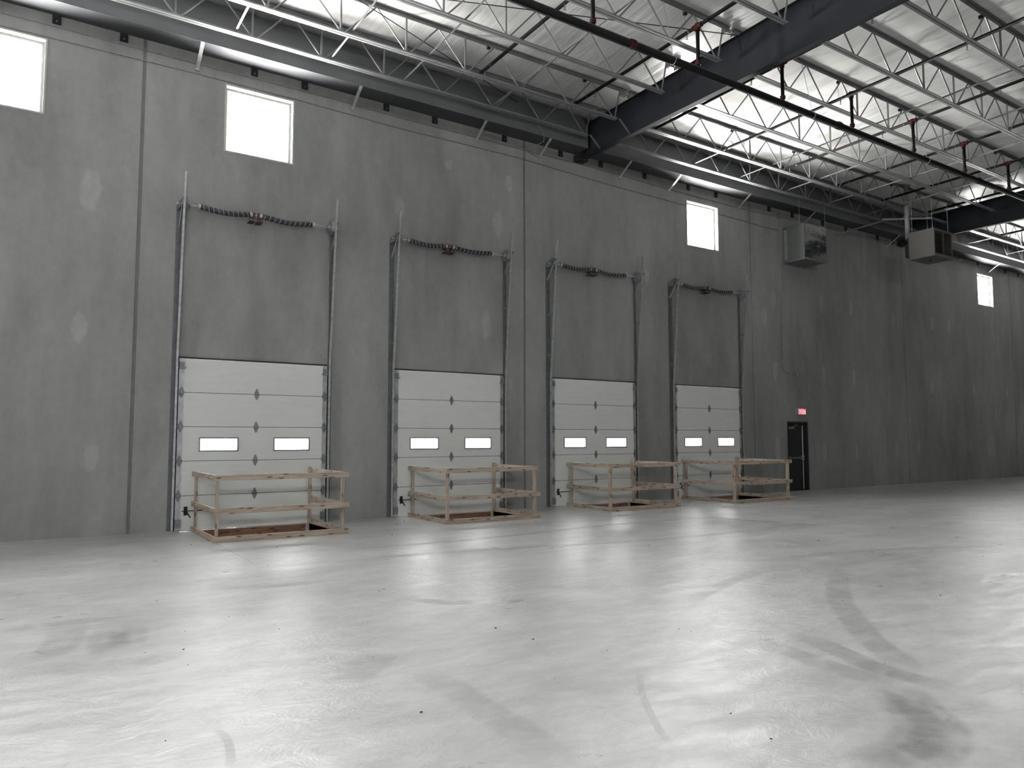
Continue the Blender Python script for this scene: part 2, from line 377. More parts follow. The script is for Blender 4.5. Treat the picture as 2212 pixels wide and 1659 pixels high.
# floor with a pit in front of every dock door
GR = [(2.560, 4.757, -1.987), (6.757, 8.932, -1.815), (10.922, 13.115, -1.712), (14.800, 17.069, -1.923)]
PITS = [(d+.43, d+DW-.33, g[2]+.10, -.14) for d, g in zip(DOORX, GR)]
fl = slab(MB(), XL, XR, YB, 0.2, PITS, lambda u, v, t: (u, v, -t), 0, .15).build('floor', MF); tag(fl, kind='structure')
for x0, x1, y0, y1 in PITS:
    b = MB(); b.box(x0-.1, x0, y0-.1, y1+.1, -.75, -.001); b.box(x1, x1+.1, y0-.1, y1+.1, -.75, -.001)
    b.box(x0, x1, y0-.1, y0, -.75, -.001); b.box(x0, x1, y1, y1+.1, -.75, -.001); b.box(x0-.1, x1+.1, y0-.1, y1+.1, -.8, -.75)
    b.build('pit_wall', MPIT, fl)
    b = MB(); b.box(x0+.005, x1-.09, y1-.035, y1-.004, -.36, -.004); b.build('form_board', MBRN, fl)
    b = MB(); b.box(x1-.085, x1-.02, y1-.05, y1-.004, -.5, -.004); b.build('form_stake', MWD, fl)
# saw cuts
mcut = mat('saw_cut_dark', (.25,.25,.24), .8)
for x, ya in ((2.59, -4.2), (11.94, -11.5), (21.3, YB), (30.6, YB)):
    MB().box(x-.003, x+.003, ya, -2.1, 0.0003, .0009).build('saw_cut', mcut, fl)
# tyre marks
MARKS = [
    (.26,.5, [(9.05,-8.52), (7.78,-9.18), (6.82,-9.82), (6.23,-10.32), (5.72,-10.79), (5.43,-11.13), (5.18,-11.41)]),
    (.24,.6, [(5.36,-10.27), (5.34,-10.54), (5.20,-10.90), (5.09,-11.17), (5.07,-11.34), (5.07,-11.52), (5.10,-11.73)]),
    (.24,.45, [(4.85,-10.21), (4.92,-10.50), (4.89,-10.77), (4.84,-11.06), (4.83,-11.30), (4.82,-11.46)]),
    (.30,.6, [(4.82,-11.46), (4.72,-11.61), (4.55,-11.78), (4.38,-11.97), (4.16,-12.09), (3.92,-12.14), (3.69,-12.14)]),
    (.28,.5, [(4.71,-11.49), (4.53,-11.67), (4.37,-11.84), (4.13,-11.99), (3.92,-12.04), (3.65,-12.03), (3.50,-12.02)]),
    (.22,.35, [(8.08,-7.87), (9.13,-7.89), (10.21,-8.11), (11.30,-8.47), (12.36,-9.01)]),
    (.2,.35, [(5.28,-9.03), (6.34,-8.68), (7.30,-8.34), (8.22,-8.18)]),
    (.18,.4, [(3.34,-7.28), (3.55,-7.67), (3.87,-7.84)]),
    (.18,.4, [(2.14,-5.86), (2.62,-5.93), (2.94,-5.92)]),
    (.3,.35, [(0.43,-6.53), (0.37,-7.12), (0.26,-7.52), (0.11,-7.56)]),
    (.3,.35, [(0.78,-6.77), (0.68,-7.16), (0.64,-7.55), (0.66,-7.86)]),
    (.3,.35, [(0.84,-6.91), (0.81,-7.34), (0.74,-7.69)]),
    (.3,.3, [(-0.05,-7.97), (0.22,-7.97), (0.49,-8.09), (0.88,-8.14), (1.06,-7.98)]),
    (.2,.35, [(-0.08,-6.51), (0.26,-6.51), (0.60,-6.55), (0.96,-6.68)]),
    (.3,.3, [(1.83,-9.46), (2.11,-9.17), (2.36,-8.93)]),
    (.26,.3, [(2.30,-9.30), (2.40,-9.79), (2.37,-10.32), (2.36,-10.81), (2.28,-11.17)]),
    (.05,.5, [(0.97,-9.73), (0.99,-9.97), (0.95,-10.22), (0.92,-10.32)]),
    (.05,.3, [(3.71,-10.25), (3.34,-10.68), (3.04,-11.11), (2.92,-11.34)]),
    (.2,.3, [(11.85,-4.02), (11.97,-4.61), (12.22,-5.27), (12.61,-5.98)]),
    (.2,.3, [(3.0,-3.6), (6.0,-3.9), (9.5,-3.6), (13.5,-3.9)]), (.2,.3, [(2.0,-4.6), (5.5,-4.9), (9.0,-5.6), (14.0,-5.4)]),
]
def catmull(P, n=8):
    P = [Vector((a, b, 0)) for a, b in P]; P = [P[0]*2-P[1]]+P+[P[-1]*2-P[-2]]; out = []
    for i in range(1, len(P)-2):
        for k in range(n):
            t = k/n; a, b, c, d = P[i-1:i+3]
            out.append(.5*((2*b)+(c-a)*t+(2*a-5*b+4*c-d)*t*t+(3*b-a-3*c+d)*t**3))
    out.append(P[-2]); return out
for mi, (wd, al, P) in enumerate(MARKS):
    pts = catmull(P); vs = []; fs = []; fade = []; n = len(pts)
    for k, p in enumerate(pts):
        d = (pts[min(k+1, n-1)]-pts[max(k-1, 0)]).normalized(); sd = Vector((-d.y, d.x, 0))
        e = min(1, k/(n*.25), (n-1-k)/(n*.25))
        for q, fd in ((-.55, 0), (-.38, 1), (.38, 1), (.55, 0)):
            vs.append((p.x+sd.x*wd*q, p.y+sd.y*wd*q, .0010+mi*.0001)); fade.append(fd*max(0, e))
    for k in range(n-1):
        for q in range(3): fs.append((k*4+q, k*4+q+1, k*4+q+5, k*4+q+4))
    me = bpy.data.meshes.new('tyre_mark'); me.from_pydata(vs, [], fs)
    at = me.attributes.new('fade', 'FLOAT', 'POINT')
    for k, q in enumerate(fade): at.data[k].value = q
    me.materials.append(MTYRE[al]); o = bpy.data.objects.new('tyre_mark', me); C.objects.link(o); o.parent = fl
# grit on the floor
gr = MB()
for k in range(230):
    x = random.uniform(-1, 22); y = random.uniform(-12.5, -2.3); s = random.uniform(.002, .0055)*(1+.8*(random.random() < .1))
    gr.box(-s, s, -s*.6, s*.6, 0, s*.8, Matrix.Translation((x, y, .0005)) @ Matrix.Rotation(random.random()*6.3, 4, 'Z'))
for k in range(60):
    x = random.uniform(2, 19); y = random.uniform(-3.2, -.1); s = random.uniform(.004, .012)
    gr.box(-s, s, -s*.6, s*.6, 0, s*.8, Matrix.Translation((x, y, .0005)) @ Matrix.Rotation(random.random()*6.3, 4, 'Z'))
tag(gr.build('grit', mat('grit_dark', (.06,.055,.05), .8)), 'dark crumbs of grit and splinters scattered over the grey concrete floor', 'debris', kind='stuff')

# roof underside: white vinyl faced insulation sagging between the joists
JY = [-.78, -1.82, -3.31, -4.84, -6.35, -7.85, -9.38, -10.9, -12.4]
ADDED_SKYL = [(-5, -4.3, -18, -17.1), (4, 4.7, -18, -17.1)]  # unseen roof openings added behind the camera to light the floor
xs = sorted({*[XL+i*(XR-XL)/100 for i in range(101)], *[round(a, 3) for s in ADDED_SKYL for a in s[:2]]})
ys = sorted({*[round(-i*.19, 3) for i in range(69)], *[-13-i for i in range(24)], *[a for s in ADDED_SKYL for a in s[2:]]}, reverse=True)
def sag(x, y):
    if y < -12.4 or y > -.78: return 0
    for a, b in zip(JY[:-1], JY[1:]):
        if b <= y <= a: return .045*math.sin(math.pi*(y-a)/(b-a))*(1+.4*math.sin(x*1.7+a))
    return 0
ce = MB(); ce.v = [(x, y, roofz(y)-sag(x, y)) for y in ys for x in xs]; nx = len(xs)
for j in range(len(ys)-1):
    for i in range(nx-1):
        cx, cy2 = (xs[i]+xs[i+1])/2, (ys[j]+ys[j+1])/2
        if any(s[0] < cx < s[1] and s[2] < cy2 < s[3] for s in ADDED_SKYL): continue
        ce.f.append((j*nx+i, (j+1)*nx+i, (j+1)*nx+i+1, j*nx+i+1)[::-1]); ce.uv.append(None)
ceil = ce.build('ceiling', MV, smooth=True); tag(ceil, kind='structure')
sk = MB()
for x0, x1, y0, y1 in ADDED_SKYL: sk.quad((x0, y0, roofz(y0)+.05), (x1, y0, roofz(y0)+.05), (x1, y1, roofz(y1)+.05), (x0, y1, roofz(y1)+.05))
sk.build('added_skylight_panel', MGL, ceil)

# sky portals in every opening (they only guide the sampling of the sky)
def portal(c, sx, sy, d):
    l = bpy.data.lights.new('sky_portal', 'AREA'); l.shape = 'RECTANGLE'; l.size = sx; l.size_y = sy; l.cycles.is_portal = True
    o = bpy.data.objects.new('sky_portal', l); C.objects.link(o); o.location = c
    o.rotation_euler = Vector(d).to_track_quat('-Z', 'Y').to_euler()
for x in WINX: portal((x+WW/2, .19, (WZ0+WZ1)/2), WW, WZ1-WZ0, (0, -1, 0))
for d in DOORX: portal((d+DW/2, .02, 1.51), 2.1, .24, (0, -1, 0))
for a, b, c0, c1 in FRONT_OPEN: portal(((a+b)/2, YB-.1, (c0+c1)/2), b-a, c1-c0, (0, 1, 0))
for a, b, c0, c1 in LEFT_OPEN: portal((XL-.1, (a+b)/2, (c0+c1)/2), c1-c0, b-a, (1, 0, 0))
for x0, x1, y0, y1 in ADDED_SKYL: portal(((x0+x1)/2, (y0+y1)/2, roofz(y0)+.04), x1-x0, y1-y0, (0, 0, -1))

# ------------------------------------------------------------------ clerestory windows
for i, x in enumerate(WINX):
    r = thing('window_%d' % (i+1), (x, 0, WZ0), None, None, kind='structure')
    t = .045; H = WZ1-WZ0; b = MB()
    b.box(0, t, .11, .17, 0, H); b.box(WW-t, WW, .11, .17, 0, H); b.box(t, WW-t, .11, .17, 0, t); b.box(t, WW-t, .11, .17, H-t, H)
    b.build('window_frame', MWIN, r)
    b = MB(); t2 = .02
    b.box(-.03, 0, -.012, 0, -.03, H+.03); b.box(WW, WW+.03, -.012, 0, -.03, H+.03); b.box(0, WW, -.012, 0, -.03, 0); b.box(0, WW, -.012, 0, H, H+.03)
    b.build('window_trim', MWIN, r)
    MB().box(t, WW-t, .138, .144, t, H-t).build('pane', MGL, r)

# ------------------------------------------------------------------ dock doors
def hinge_mb(x, z, w=.05, h=.10):
    b = MB(); y = -.066
    b.prism([(-w, 0), (-.012, -h), (.012, -h), (w, 0), (.012, h), (-.012, h)], (x, y+.004, z), (x, y-.004, z), (0, 0, 1))
    b.tube((x-w*.9, y-.01, z), (x+w*.9, y-.01, z), .010, 8); return b
def make_door(i):
    d = DOORX[i]; r = thing('door_%d' % (i+1), (d, 0, 0), None, None, kind='structure')
    L0, L1 = .015, DW-.0; hs = DH/5; mid = DW/2+.01
    for k in range(5):
        z0, z1 = k*hs+.006, (k+1)*hs-.004
        hl = [(.40, 1.04, 1.405, 1.618), (1.72, 2.37, 1.405, 1.618)] if k == 2 else []
        b = slab(MB(), L0+.085, L1-.085, z0, z1, hl, lambda u, v, t: (u, t, v), -.062, -.018)
        if k < 4: sl = MB().box(L0+.085, L1-.085, -.0605, -.025, z1-.001, z1+.0105)
        s = b.build('door_section', MDW, r)
        if k < 4: sl.build('section_joint', MCAULK, s)
        for q0 in (L0, L1-.088): MB().box(q0, q0+.088, -.064, -.016, z0, z1).box(q0, q0+.088, -.045, -.03, z1-.001, z1+.011).build('end_stile', MG, s)
        for hx in hl:
            f = MB(); q = .022; a0, a1, c0, c1 = hx
            f.box(a0-q, a0+.004, -.072, -.012, c0-q, c1+q); f.box(a1-.004, a1+q, -.072, -.012, c0-q, c1+q)
            f.box(a0, a1, -.072, -.012, c0-q, c0+.004); f.box(a0, a1, -.072, -.012, c1-.004, c1+q)
            f.build('vision_frame', MGD, s); MB().box(a0, a1, -.043, -.037, c0, c1).build('vision_pane', MGA, s)
        if k < 4:
            hinge_mb(mid, z1+.005).build('hinge', MGD, s)
            for hx, rx in ((L0+.045, -.05), (L1-.045, DW+.05)):
                h = hinge_mb(hx, z1+.005, .055, .10); h.tube((hx, -.09, z1+.005), (rx, -.075, z1+.005), .008, 6); h.box(hx-.03, hx+.03, -.10, -.066, z1-.02, z1+.03)
                h.build('roller_hinge', MGD, s)
        if k == 0:
            lk = MB(); lk.box(.16, .22, -.075, -.062, .27, .42); lk.tube((.12, -.085, .345), (.52, -.085, .345), .009, 6); lk.bar((.2, -.08, .34), (.27, -.08, .22), .02, .008, (0, 1, 0)); lk.build('slide_bolt', MBLK, s)
            [MB().box(q0, q0+.10, -.08, -.0645, .05, .20).build('bottom_bracket', MGD, s) for q0 in (L0, L1-.10)]
            MB().box(L0, L1, -.062, -.018, .0005, .0055).build('bottom_seal', MBLK, s)
        if k == 4:
            MB().box(L0, L0+.09, -.09, -.0645, 2.86, 2.98).tube((L0+.12, -.085, 2.88), (-.05, -.08, 2.88), .008, 6).build('top_bracket', MGD, s)
            MB().box(L1-.09, L1, -.09, -.0645, 2.86, 2.98).tube((L1-.12, -.085, 2.88), (DW+.05, -.08, 2.88), .008, 6).build('top_bracket', MGD, s)
    MB().box(.0, DW, -.05, -.001, DH+.002, DH+.028).build('header_seal', MBLK, r)
    for q0 in (.0, DW): MB().box(q0-.004, q0+.013, -.055, -.001, .001, DH).build('jamb_seal', MBLK, r)
    return r
WHICH2 = ['leftmost', 'second', 'third', 'rightmost']
WHICH = ['leftmost and nearest', 'second from the left', 'third from the left', 'rightmost and farthest']
for i in range(4):
    make_door(i)
    d = DOORX[i]
    # tracks, one each side
    for side, X, sg in (('left', d-.03, -1), ('right', d+DW+.035, 1)):
        t = thing('door_track', (X, 0, 0), 'galvanised track leaning off the wall, %s side of the %s dock door' % (side, WHICH2[i]), 'door track', 'door tracks beside the dock doors')
        a = MB(); a.box(sg*-.005, sg*.075, -.008, -.001, 0, 5.80); a.box(sg*-.005, sg*.003, -.075, -.001, 0, 5.80)
        for z in (.5, 1.4, 2.3, 3.3, 4.3, 5.4): a.tube((sg*.045, -.001, z), (sg*.045, -.022, z), .012, 6)
        a.build('wall_angle', MANG, t)
        rl = MB(); prof = [(-.018, -.018), (.018, -.018), (.018, .018), (.013, .018), (.013, -.013), (-.013, -.013), (-.013, .018), (-.018, .018)]
        rl.prism(prof, (-sg*.0, -.085, .01), (-sg*.0, -.10, 3.05), (-sg, 0, 0)); rl.prism(prof, (0, -.10, 3.05), (0, -.375, 6.34), (-sg, 0, 0))
        rl.build('track_rail', MTR, t)
        for z in (.35, 1.1, 1.9, 2.7): MB().box(-.003, .003, -.08, -.01, z-.03, z+.03).build('track_bracket', MGD, t)
        for z in (3.6, 4.6):
            y = -.10-(z-3.05)/3.29*.275; MB().box(-.004, .004, y, -.01, z-.02, z+.02).build('track_bracket', MGD, t)
        MB().bar((sg*.03, -.02, 5.42), (sg*.03, -.36, 5.88), .045, .006, (1, 0, 0)).build('diagonal_brace', MG, t)
        MB().bar((sg*.03, -.01, 5.86), (sg*.03, -.40, 5.86), .03, .006, (1, 0, 0)).build('top_arm', MGD, t)
    # torsion spring line
    z = 5.81; y = -.17
    t = thing('torsion_spring_shaft', (d, y, z), 'torsion spring shaft with dark striped springs above the %s dock door' % WHICH2[i], 'spring shaft', 'torsion spring shafts above the dock doors')
    MB().tube((-.14, 0, 0), (DW+.15, 0, 0), .0135, 10).build('shaft', MG, t)
    for s0, s1 in ((.27, 1.13), (1.36, 2.32)):
        def cen(u, s0=s0, s1=s1): return Vector((s0+(s1-s0)*u, 0, -.042*math.sin(math.pi*u)))
        sp = MB(); sp.path([cen(k/16) for k in range(17)], .052, 14); so = sp.build('torsion_spring', MSPR, t, smooth=True)
        n = 10; hp = []
        for k in range(n*12+1):
            u = k/(n*12); a = 2*math.pi*u*n*(1 if s0 < 1 else -1); c = cen(u); hp.append(c+Vector((0, math.cos(a)*.0525, math.sin(a)*.0525)))
        MB().path(hp, .0035, 4).build('spiral_stripe', MSTR, so)
        MB().tube((s0-.05, 0, 0), (s0, 0, 0), .05, 14).build('spring_cone', MG, t); MB().tube((s1, 0, 0), (s1+.05, 0, 0), .05, 14).build('spring_cone', MG, t)
    for xx in (1.18, 1.32):
        b = MB(); b.box(xx-.05, xx+.05, -.03, -.022, -.13, .04); b.box(xx-.05, xx+.05, -.022, .168, -.13, -.12); b.box(xx-.003, xx+.003, -.03, .168, -.06, .06)
        bo = b.build('centre_bracket', MBR, t)
        for dx in (-.03, .03): MB().tube((xx+dx, -.03, -.10), (xx+dx, -.04, -.10), .010, 8).build('bolt', MG, bo)
    for xx, s in ((.0, 1), (DW, -1)):
        b = MB(); b.tube((xx-.02*s, 0, 0), (xx+.035*s, 0, 0), .145, 24, .13); b.tube((xx+.035*s, 0, 0), (xx+.09*s, 0, 0), .06, 16, .045); b.build('cable_drum', MGD, t)
        b = MB(); b.box(xx-.085*s-.004, xx-.085*s+.004, -.05, .168, -.08, .05); b.build('end_bearing_plate', MGD, t)

# ------------------------------------------------------------------ exit door
r = thing('door_5', (EX0, 0, 0), None, None, kind='structure'); W = EX1-EX0
b = MB(); b.box(0, .05, -.01, .16, 0, EZ); b.box(W-.05, W, -.01, .16, 0, EZ); b.box(.05, W-.05, -.01, .16, EZ-.05, EZ); b.box(.05, W-.05, .0, .18, -.02, .006); b.build('door_frame', MEXD, r)
MB().box(.05, W-.05, .07, .115, .006, EZ-.05).build('door_leaf', MEXD, r)
b = MB(); b.box(.12, W-.20, .02, .05, .985, 1.03); b.box(.10, .17, .02, .07, .96, 1.05); b.build('panic_bar', MGD, r)
b = MB(); b.tube((W-.22, .04, .05), (W-.22, .04, 2.0), .013, 8); b.box(W-.26, W-.18, .02, .07, .94, 1.07); b.build('vertical_rod', MG, r)
b = MB(); b.box(.09, .36, -.0, .07, 1.90, 1.965); b.build('door_closer', MGD, r); MB().bar((.3, .0, 1.98), (.55, .03, 2.03), .025, .012).build('closer_arm', MG, r)
# exit sign
t = thing('exit_sign', (20.16, 0, 2.335), 'lit EXIT sign with red letters in a small box above the black door', 'sign')
MB().box(-.19, .19, -.11, -.001, 0, .20).build('sign_housing', MSIGN, t, bevel=.004)
MB().box(-.165, .165, -.114, -.1105, .02, .18).build('sign_face', emit('lit_sign_face', (.95,.42,.46), 1.1), t)
tc_ = bpy.data.curves.new('sign_letters', 'FONT'); tc_.body = 'EXIT'; tc_.size = .21; tc_.align_x = 'CENTER'; tc_.align_y = 'CENTER'; tc_.extrude = .001; tc_.offset = .004
tmp = bpy.data.objects.new('tmp', tc_); C.objects.link(tmp); dg = bpy.context.evaluated_depsgraph_get()
lm = bpy.data.meshes.new_from_object(tmp.evaluated_get(dg)); bpy.data.objects.remove(tmp)
lo = bpy.data.objects.new('sign_letters', lm); C.objects.link(lo); lo.parent = t; lo.scale = (.70, 1, 1); lo.location = (0, -.1165, .10); lo.rotation_euler = (math.pi/2, 0, 0)
lm.materials.clear(); lm.materials.append(emit('red_letters', (.45,.0,.012), .55))
# conduit feeding the sign
t = thing('conduit', (19.4, 0, 8.5), 'thin grey conduit dropping down the wall to the exit sign', 'conduit')
cz = MB(); cz.path([(.03, -.02, 0), (-.02, -.02, -4.55), (-.01, -.02, -4.72), (.03, -.02, -4.80), (.12, -.02, -4.86), (.70, -.02, -4.90)], .014)
cz.path([(.75, -.02, -4.92), (.70, -.02, -5.96)], .014); cz.build('conduit_pipe', MGD, t)
MB().box(.68, .80, -.06, -.001, -4.97, -4.84).build('junction_box', MG, t)
MB().box(-.06, .10, -.06, -.001, -.06, .06).build('junction_box', MGD, t)

# ------------------------------------------------------------------ timber guard rails
GL = ['in front of the leftmost dock door', 'in front of the second dock door from the left', 'in front of the third dock door from the left', 'in front of the rightmost dock door beside the black exit door']
for i, (x0, x1, yf) in enumerate(GR):
    yb = -.13 if i else -.12; W = x1-x0; D = yb-yf
    t = thing('guardrail', (x0, yf, 0), 'pale timber three-rail guard ' + GL[i], 'guardrail', 'timber guards around the dock pits')
    k, h = .038, .089; bv = .003
    lvl = [('bottom_rail', 0.001, .088), ('middle_rail', .436, .525), ('top_rail', .955, 1.043)]
    ov = .0
    for nm, z0, z1 in lvl:
        e = random.uniform(-.01, .012)
        b = MB().box(0, W+.0+e, 0, k, z0, z1); b.build(nm, MWD, t, bevel=bv)
        b = MB().box(0, k, k+.001, D, z0, z1); b.build(nm, MWD, t, bevel=bv)
        b = MB().box(W-k-.03, W-.03, k+.001, D+.02, z0, z1); b.build(nm, MWD, t, bevel=bv)
    post = lambda X0, X1, Y0, Y1: MB().box(X0, X1, Y0, Y1, .001, .954 if True else 1.04).build('post', MWD, t, bevel=bv)
    MB().box(k+.001, k+.039, k+.002, k+.091, .001, 1.038).build('post', MWD, t, bevel=bv)
    MB().box(k+.001, k+.039, D-.15, D-.061, .001, 1.038).build('post', MWD, t, bevel=bv)
    MB().box(W-k-.07, W-k-.032, k+.002, k+.091, .001, 1.038).build('post', MWD, t, bevel=bv)
    MB().box(W-k-.07, W-k-.032, D-.10, D-.011, .001, 1.075).build('post', MWD, t, bevel=bv)

# ------------------------------------------------------------------ rafters
def rafter(X, where):
    t = thing('roof_rafter', (X, 0, 8.57), 'deep dark grey steel roof rafter, ' + where, 'beam', 'steel roof rafters')
    Y0, Y1 = -.26, YB+.05
    MB().box(-.075, .075, Y1, Y0, 0, .014).build('bottom_flange', MB_, t)
    b = MB(); zt = lambda y: .80-SL*y
    for sg in (0,):
        p = [(-.005, Y0, .014), (.005, Y0, .014), (.005, Y1, .014), (-.005, Y1, .014), (-.005, Y0, zt(Y0)), (.005, Y0, zt(Y0)), (.005, Y1, zt(Y1)), (-.005, Y1, zt(Y1))]
        b.v = p; b.f = [(0, 1, 2, 3)[::-1], (4, 5, 6, 7), (0, 1, 5, 4), (1, 2, 6, 5), (2, 3, 7, 6), (3, 0, 4, 7)]; b.uv = [None]*6
    b.build('web', MB_, t)
    b = MB(); b.prism([(-.075, 0), (.075, 0), (.075, .014), (-.075, .014)], (0, Y0, zt(Y0)), (0, Y1, zt(Y1))); b.build('top_flange', MB_, t)
    b = MB(); b.box(-.14, .10, Y0+.002, Y0+.02, -.03, .85); b.box(-.16, .12, Y0+.02, -.002, -.04, .12); b.build('bearing_plate', MBLK, t)
RX = [11.465, 26.35, 41.25, 56.1]
RL = ['nearest the camera', 'the middle one, beside the hanging unit heater', 'third along the roof', 'farthest along the roof']
for x, l in zip(RX, RL): rafter(x, l)

# ------------------------------------------------------------------ open web joists
CH_B = [(-.062, 0), (-.008, 0), (-.008, .06), (-.014, .06), (-.014, .006), (-.062, .006)]
def mirror(p): return [(-a, b) for a, b in reversed(p)]
def joist(X0, X1, n0, y, label, first, vert_half):
    zb = 8.87-SL*y; zt = roofz(y)-.085
    t = thing('roof_joist', (X0, y, zb), label, 'joist', 'open web steel roof joists'); H = zt-zb
    L = X1-X0; e0, e1 = .22, L-.27
    b = MB()
    for p in (CH_B, mirror(CH_B)): b.prism(p, (e0, 0, 0), (e1, 0, 0))
    b.build('bottom_chord', MJ, t)
    b = MB()
    for p in ([(a, .065-c) for a, c in reversed(CH_B)], [(a, .065-c) for a, c in reversed(mirror(CH_B))]): b.prism(p, (-.03, 0, H), (L+.03, 0, H))
    b.box(-.03, .12, -.05, .05, H-.085, H); b.box(L-.12, L+.03, -.05, .05, H-.085, H)
    b.build('top_chord', MJ, t)
    st = 1.293; k = 0; nodes = []
    x = n0-X0
    while x > e0+.05: x -= st
    x += st
    while x < e1-.02: nodes.append(x); x += st
    m0 = nodes[0]-.66; tops = [max(.10, m0)]+[q+.646 for q in nodes]; tops[-1] = min(tops[-1], L-.16)
    for j, q in enumerate(nodes):
        for xt in (tops[j], tops[j+1]):
            MB().tube((q+(.03 if xt > q else -.03), 0, .03), (xt, 0, H+.02), .0155, 8).build('web_diagonal', MJ, t)
        if abs(q-L/2) < vert_half:
            MB().bar((q-.04, 0, .02), (q-.04, 0, H+.02), .03, .03, (0, 1, 0)).build('web_vertical', MJ, t)
    return t
BAYS = [(-3.4, 11.39, 1.99, 'left of the near rafter'), (11.54, 26.27, 13.27, 'between the two nearest rafters'), (26.43, 41.17, 27.9, 'beyond the middle rafter'), (41.33, 56.0, 42.8, 'in the farthest bay')]
DIST = ['nearest the dock wall', 'second from the dock wall', 'third from the dock wall', 'fourth from the dock wall', 'fifth from the dock wall', 'sixth from the dock wall', 'seventh from the dock wall', 'eighth from the dock wall', 'ninth from the dock wall']
for bi, (a, b_, n0, bl) in enumerate(BAYS):
    cnt = (6, 9, 7, 3)[bi]
    for j in range(cnt):
        joist(a, b_, n0, JY[j], 'grey open web steel roof joist, %s, %s' % (DIST[j], bl), j == 0, 2.7 if j == 0 else 3.4)
# knee braces from the first two joists to the near rafter's flange
for j in (0, 1):
    y = JY[j]; t = thing('knee_brace', (11.2, y, 8.87-SL*y), 'short flat steel brace from the joist %s down to the near rafter' % ('nearest the wall' if j == 0 else 'second from the wall'), 'brace', 'knee braces at the near rafter')
    MB().bar((-.02, -.03, .03), (.24, -.10, -.29), .05, .006, (0, 1, 0)).build('brace_strip', MGD, t)

# bridging angles under the joists
BR = [(.9, 'far left'), (2.95, ''), (4.72, ''), (6.26, ''), (8.4, ''), (14.75, ''), (16.6, ''), (18.68, ''), (20.8, ''), (22.9, ''), (29.6, ''), (32.6, ''), (35.6, '')]
for k, (x, _) in enumerate(BR):
    yend = -6.4 if x < 11 else -10.6
    t = thing('bridging_angle', (x, 0, 8.97), 'light steel bridging line crossing under the joists, %s from the left' % ORD[k], 'bridging', 'bridging lines under the joists')
    prof = [(-.018, 0), (.018, 0), (.018, .004), (-.014, .004), (-.014, .036), (-.018, .036)]
    MB().prism(prof, (0, -.62, -.035), (0, -1.75, -.011)).build('angle_bar', MJ, t)
    MB().prism(prof, (.0, -1.90, -.008), (.0, yend, -.03-SL*yend)).build('angle_bar', MJ, t)

# ------------------------------------------------------------------ eave strut along the wall, clips and braces
segs = [(XL, 11.36, 'left of the near rafter'), (11.57, 26.24, 'between the two nearest rafters'), (26.45, 41.1, 'beyond the middle rafter'), (41.4, XR, 'in the far bays')]
for a, b_, l in segs:
    t = thing('eave_strut', (a, 0, 8.73), 'grey eave strut along the wall top, ' + l, 'beam', 'eave struts on top of the dock wall')
    L = b_-a
    MB().box(0, L, -.51, -.012, 0, .010).build('bottom_flange', ME2, t)
    MB().box(0, L, -.512, -.502, -.006, .60).build('web', ME, t)
    b = MB(); b.box(0, L, -.50, -.42, .59, .60); b.box(0, L, -.43, -.42, .60, .72); b.box(0, L, -.42, -.32, .71, .72); b.box(0, L, -.33, -.32, .72, .86); b.build('deck_ledger', ME, t)
TX = [.24, 1.25, 3.49, 4.47, 6.23, 7.39, 9.23, 10.89, 12.19, 13.73, 15.4, 16.55, 18.95, 20.1, 21.7, 23.0, 24.9, 25.9, 27.7, 29.3, 30.9, 32.2, 34.6, 35.8, 37.4, 38.8]
clip = None
for k, x in enumerate(TX):
    lab = 'dark steel clip hanging below the eave strut on the wall, %s from the left' % ORD[k]
    if clip is None:
        clip = thing('wall_clip', (x, 0, 8.58), lab, 'clip', 'steel clips along the top of the wall')
        MB().box(-.065, .065, -.014, -.001, 0, .16).build('clip_plate', MB_, clip); MB().tube((0, -.014, .05), (0, -.03, .05), .014, 8).build('bolt', MGD, clip)
    else: dup(clip, (x, 0, 8.58), lab)
BX = [-1.1, 2.46, 5.47, 8.44, 10.24, 12.82, 14.63, 17.5, 20.6, 25.5, 33.05]
fb = None
for k, x in enumerate(BX):
    lab = 'pale steel strap brace from the eave strut to the wall, %s from the left' % ORD[k]
    if fb is None:
        fb = thing('strap_brace', (x, 0, 8.43), lab, 'brace', 'strap braces below the eave strut')
        s = MB(); s.bar((0, -.03, 0), (0, -.49, .30), .065, .006, (0, 1, 0)); s.box(-.032, .032, -.035, -.001, -.03, .04); s.build('strap', MTR, fb)
        MB().tube((0, -.035, .0), (0, -.045, .0), .014, 8).build('bolt', MG, fb)
    else: dup(fb, (x, 0, 8.43), lab)
# wires along the wall
t = MB(); t.path([(XL, -.015, 8.54), (-.54, -.015, 8.533), (2.41, -.015, 8.53), (4.87, -.015, 8.545), (6.5, -.015, 8.505), (12.2, -.015, 8.508), (14.5, -.015, 8.46), (18.06, -.015, 8.44), (20.4, -.015, 8.52), (24, -.015, 8.52)], .009, 6)
tag(t.build('conduit', MGD), 'upper of the two thin conduits running along the top of the wall', 'conduit')
t = MB(); t.path([(XL, -.015, 8.30), (-.5, -.015, 8.317), (2.4, -.015, 8.345), (4.3, -.015, 8.334), (6.5, -.015, 8.27), (9.6, -.015, 8.28), (12.4, -.015, 8.17), (16.8, -.015, 8.10), (19.5, -.015, 8.04)], .009, 6)
tag(t.build('conduit', MGD), 'lower of the two thin conduits, passing just above the high windows', 'conduit')
t = MB(); t.path([(27.3, -.02, 8.72), (30.8, -.02, 8.62), (33.3, -.02, 8.57)], .012, 6); t.box(30.7, 30.82, -.07, -.001, 8.58, 8.70)
tag(t.build('conduit', MG), 'short pale conduit with a box on the wall behind the unit heater', 'conduit')
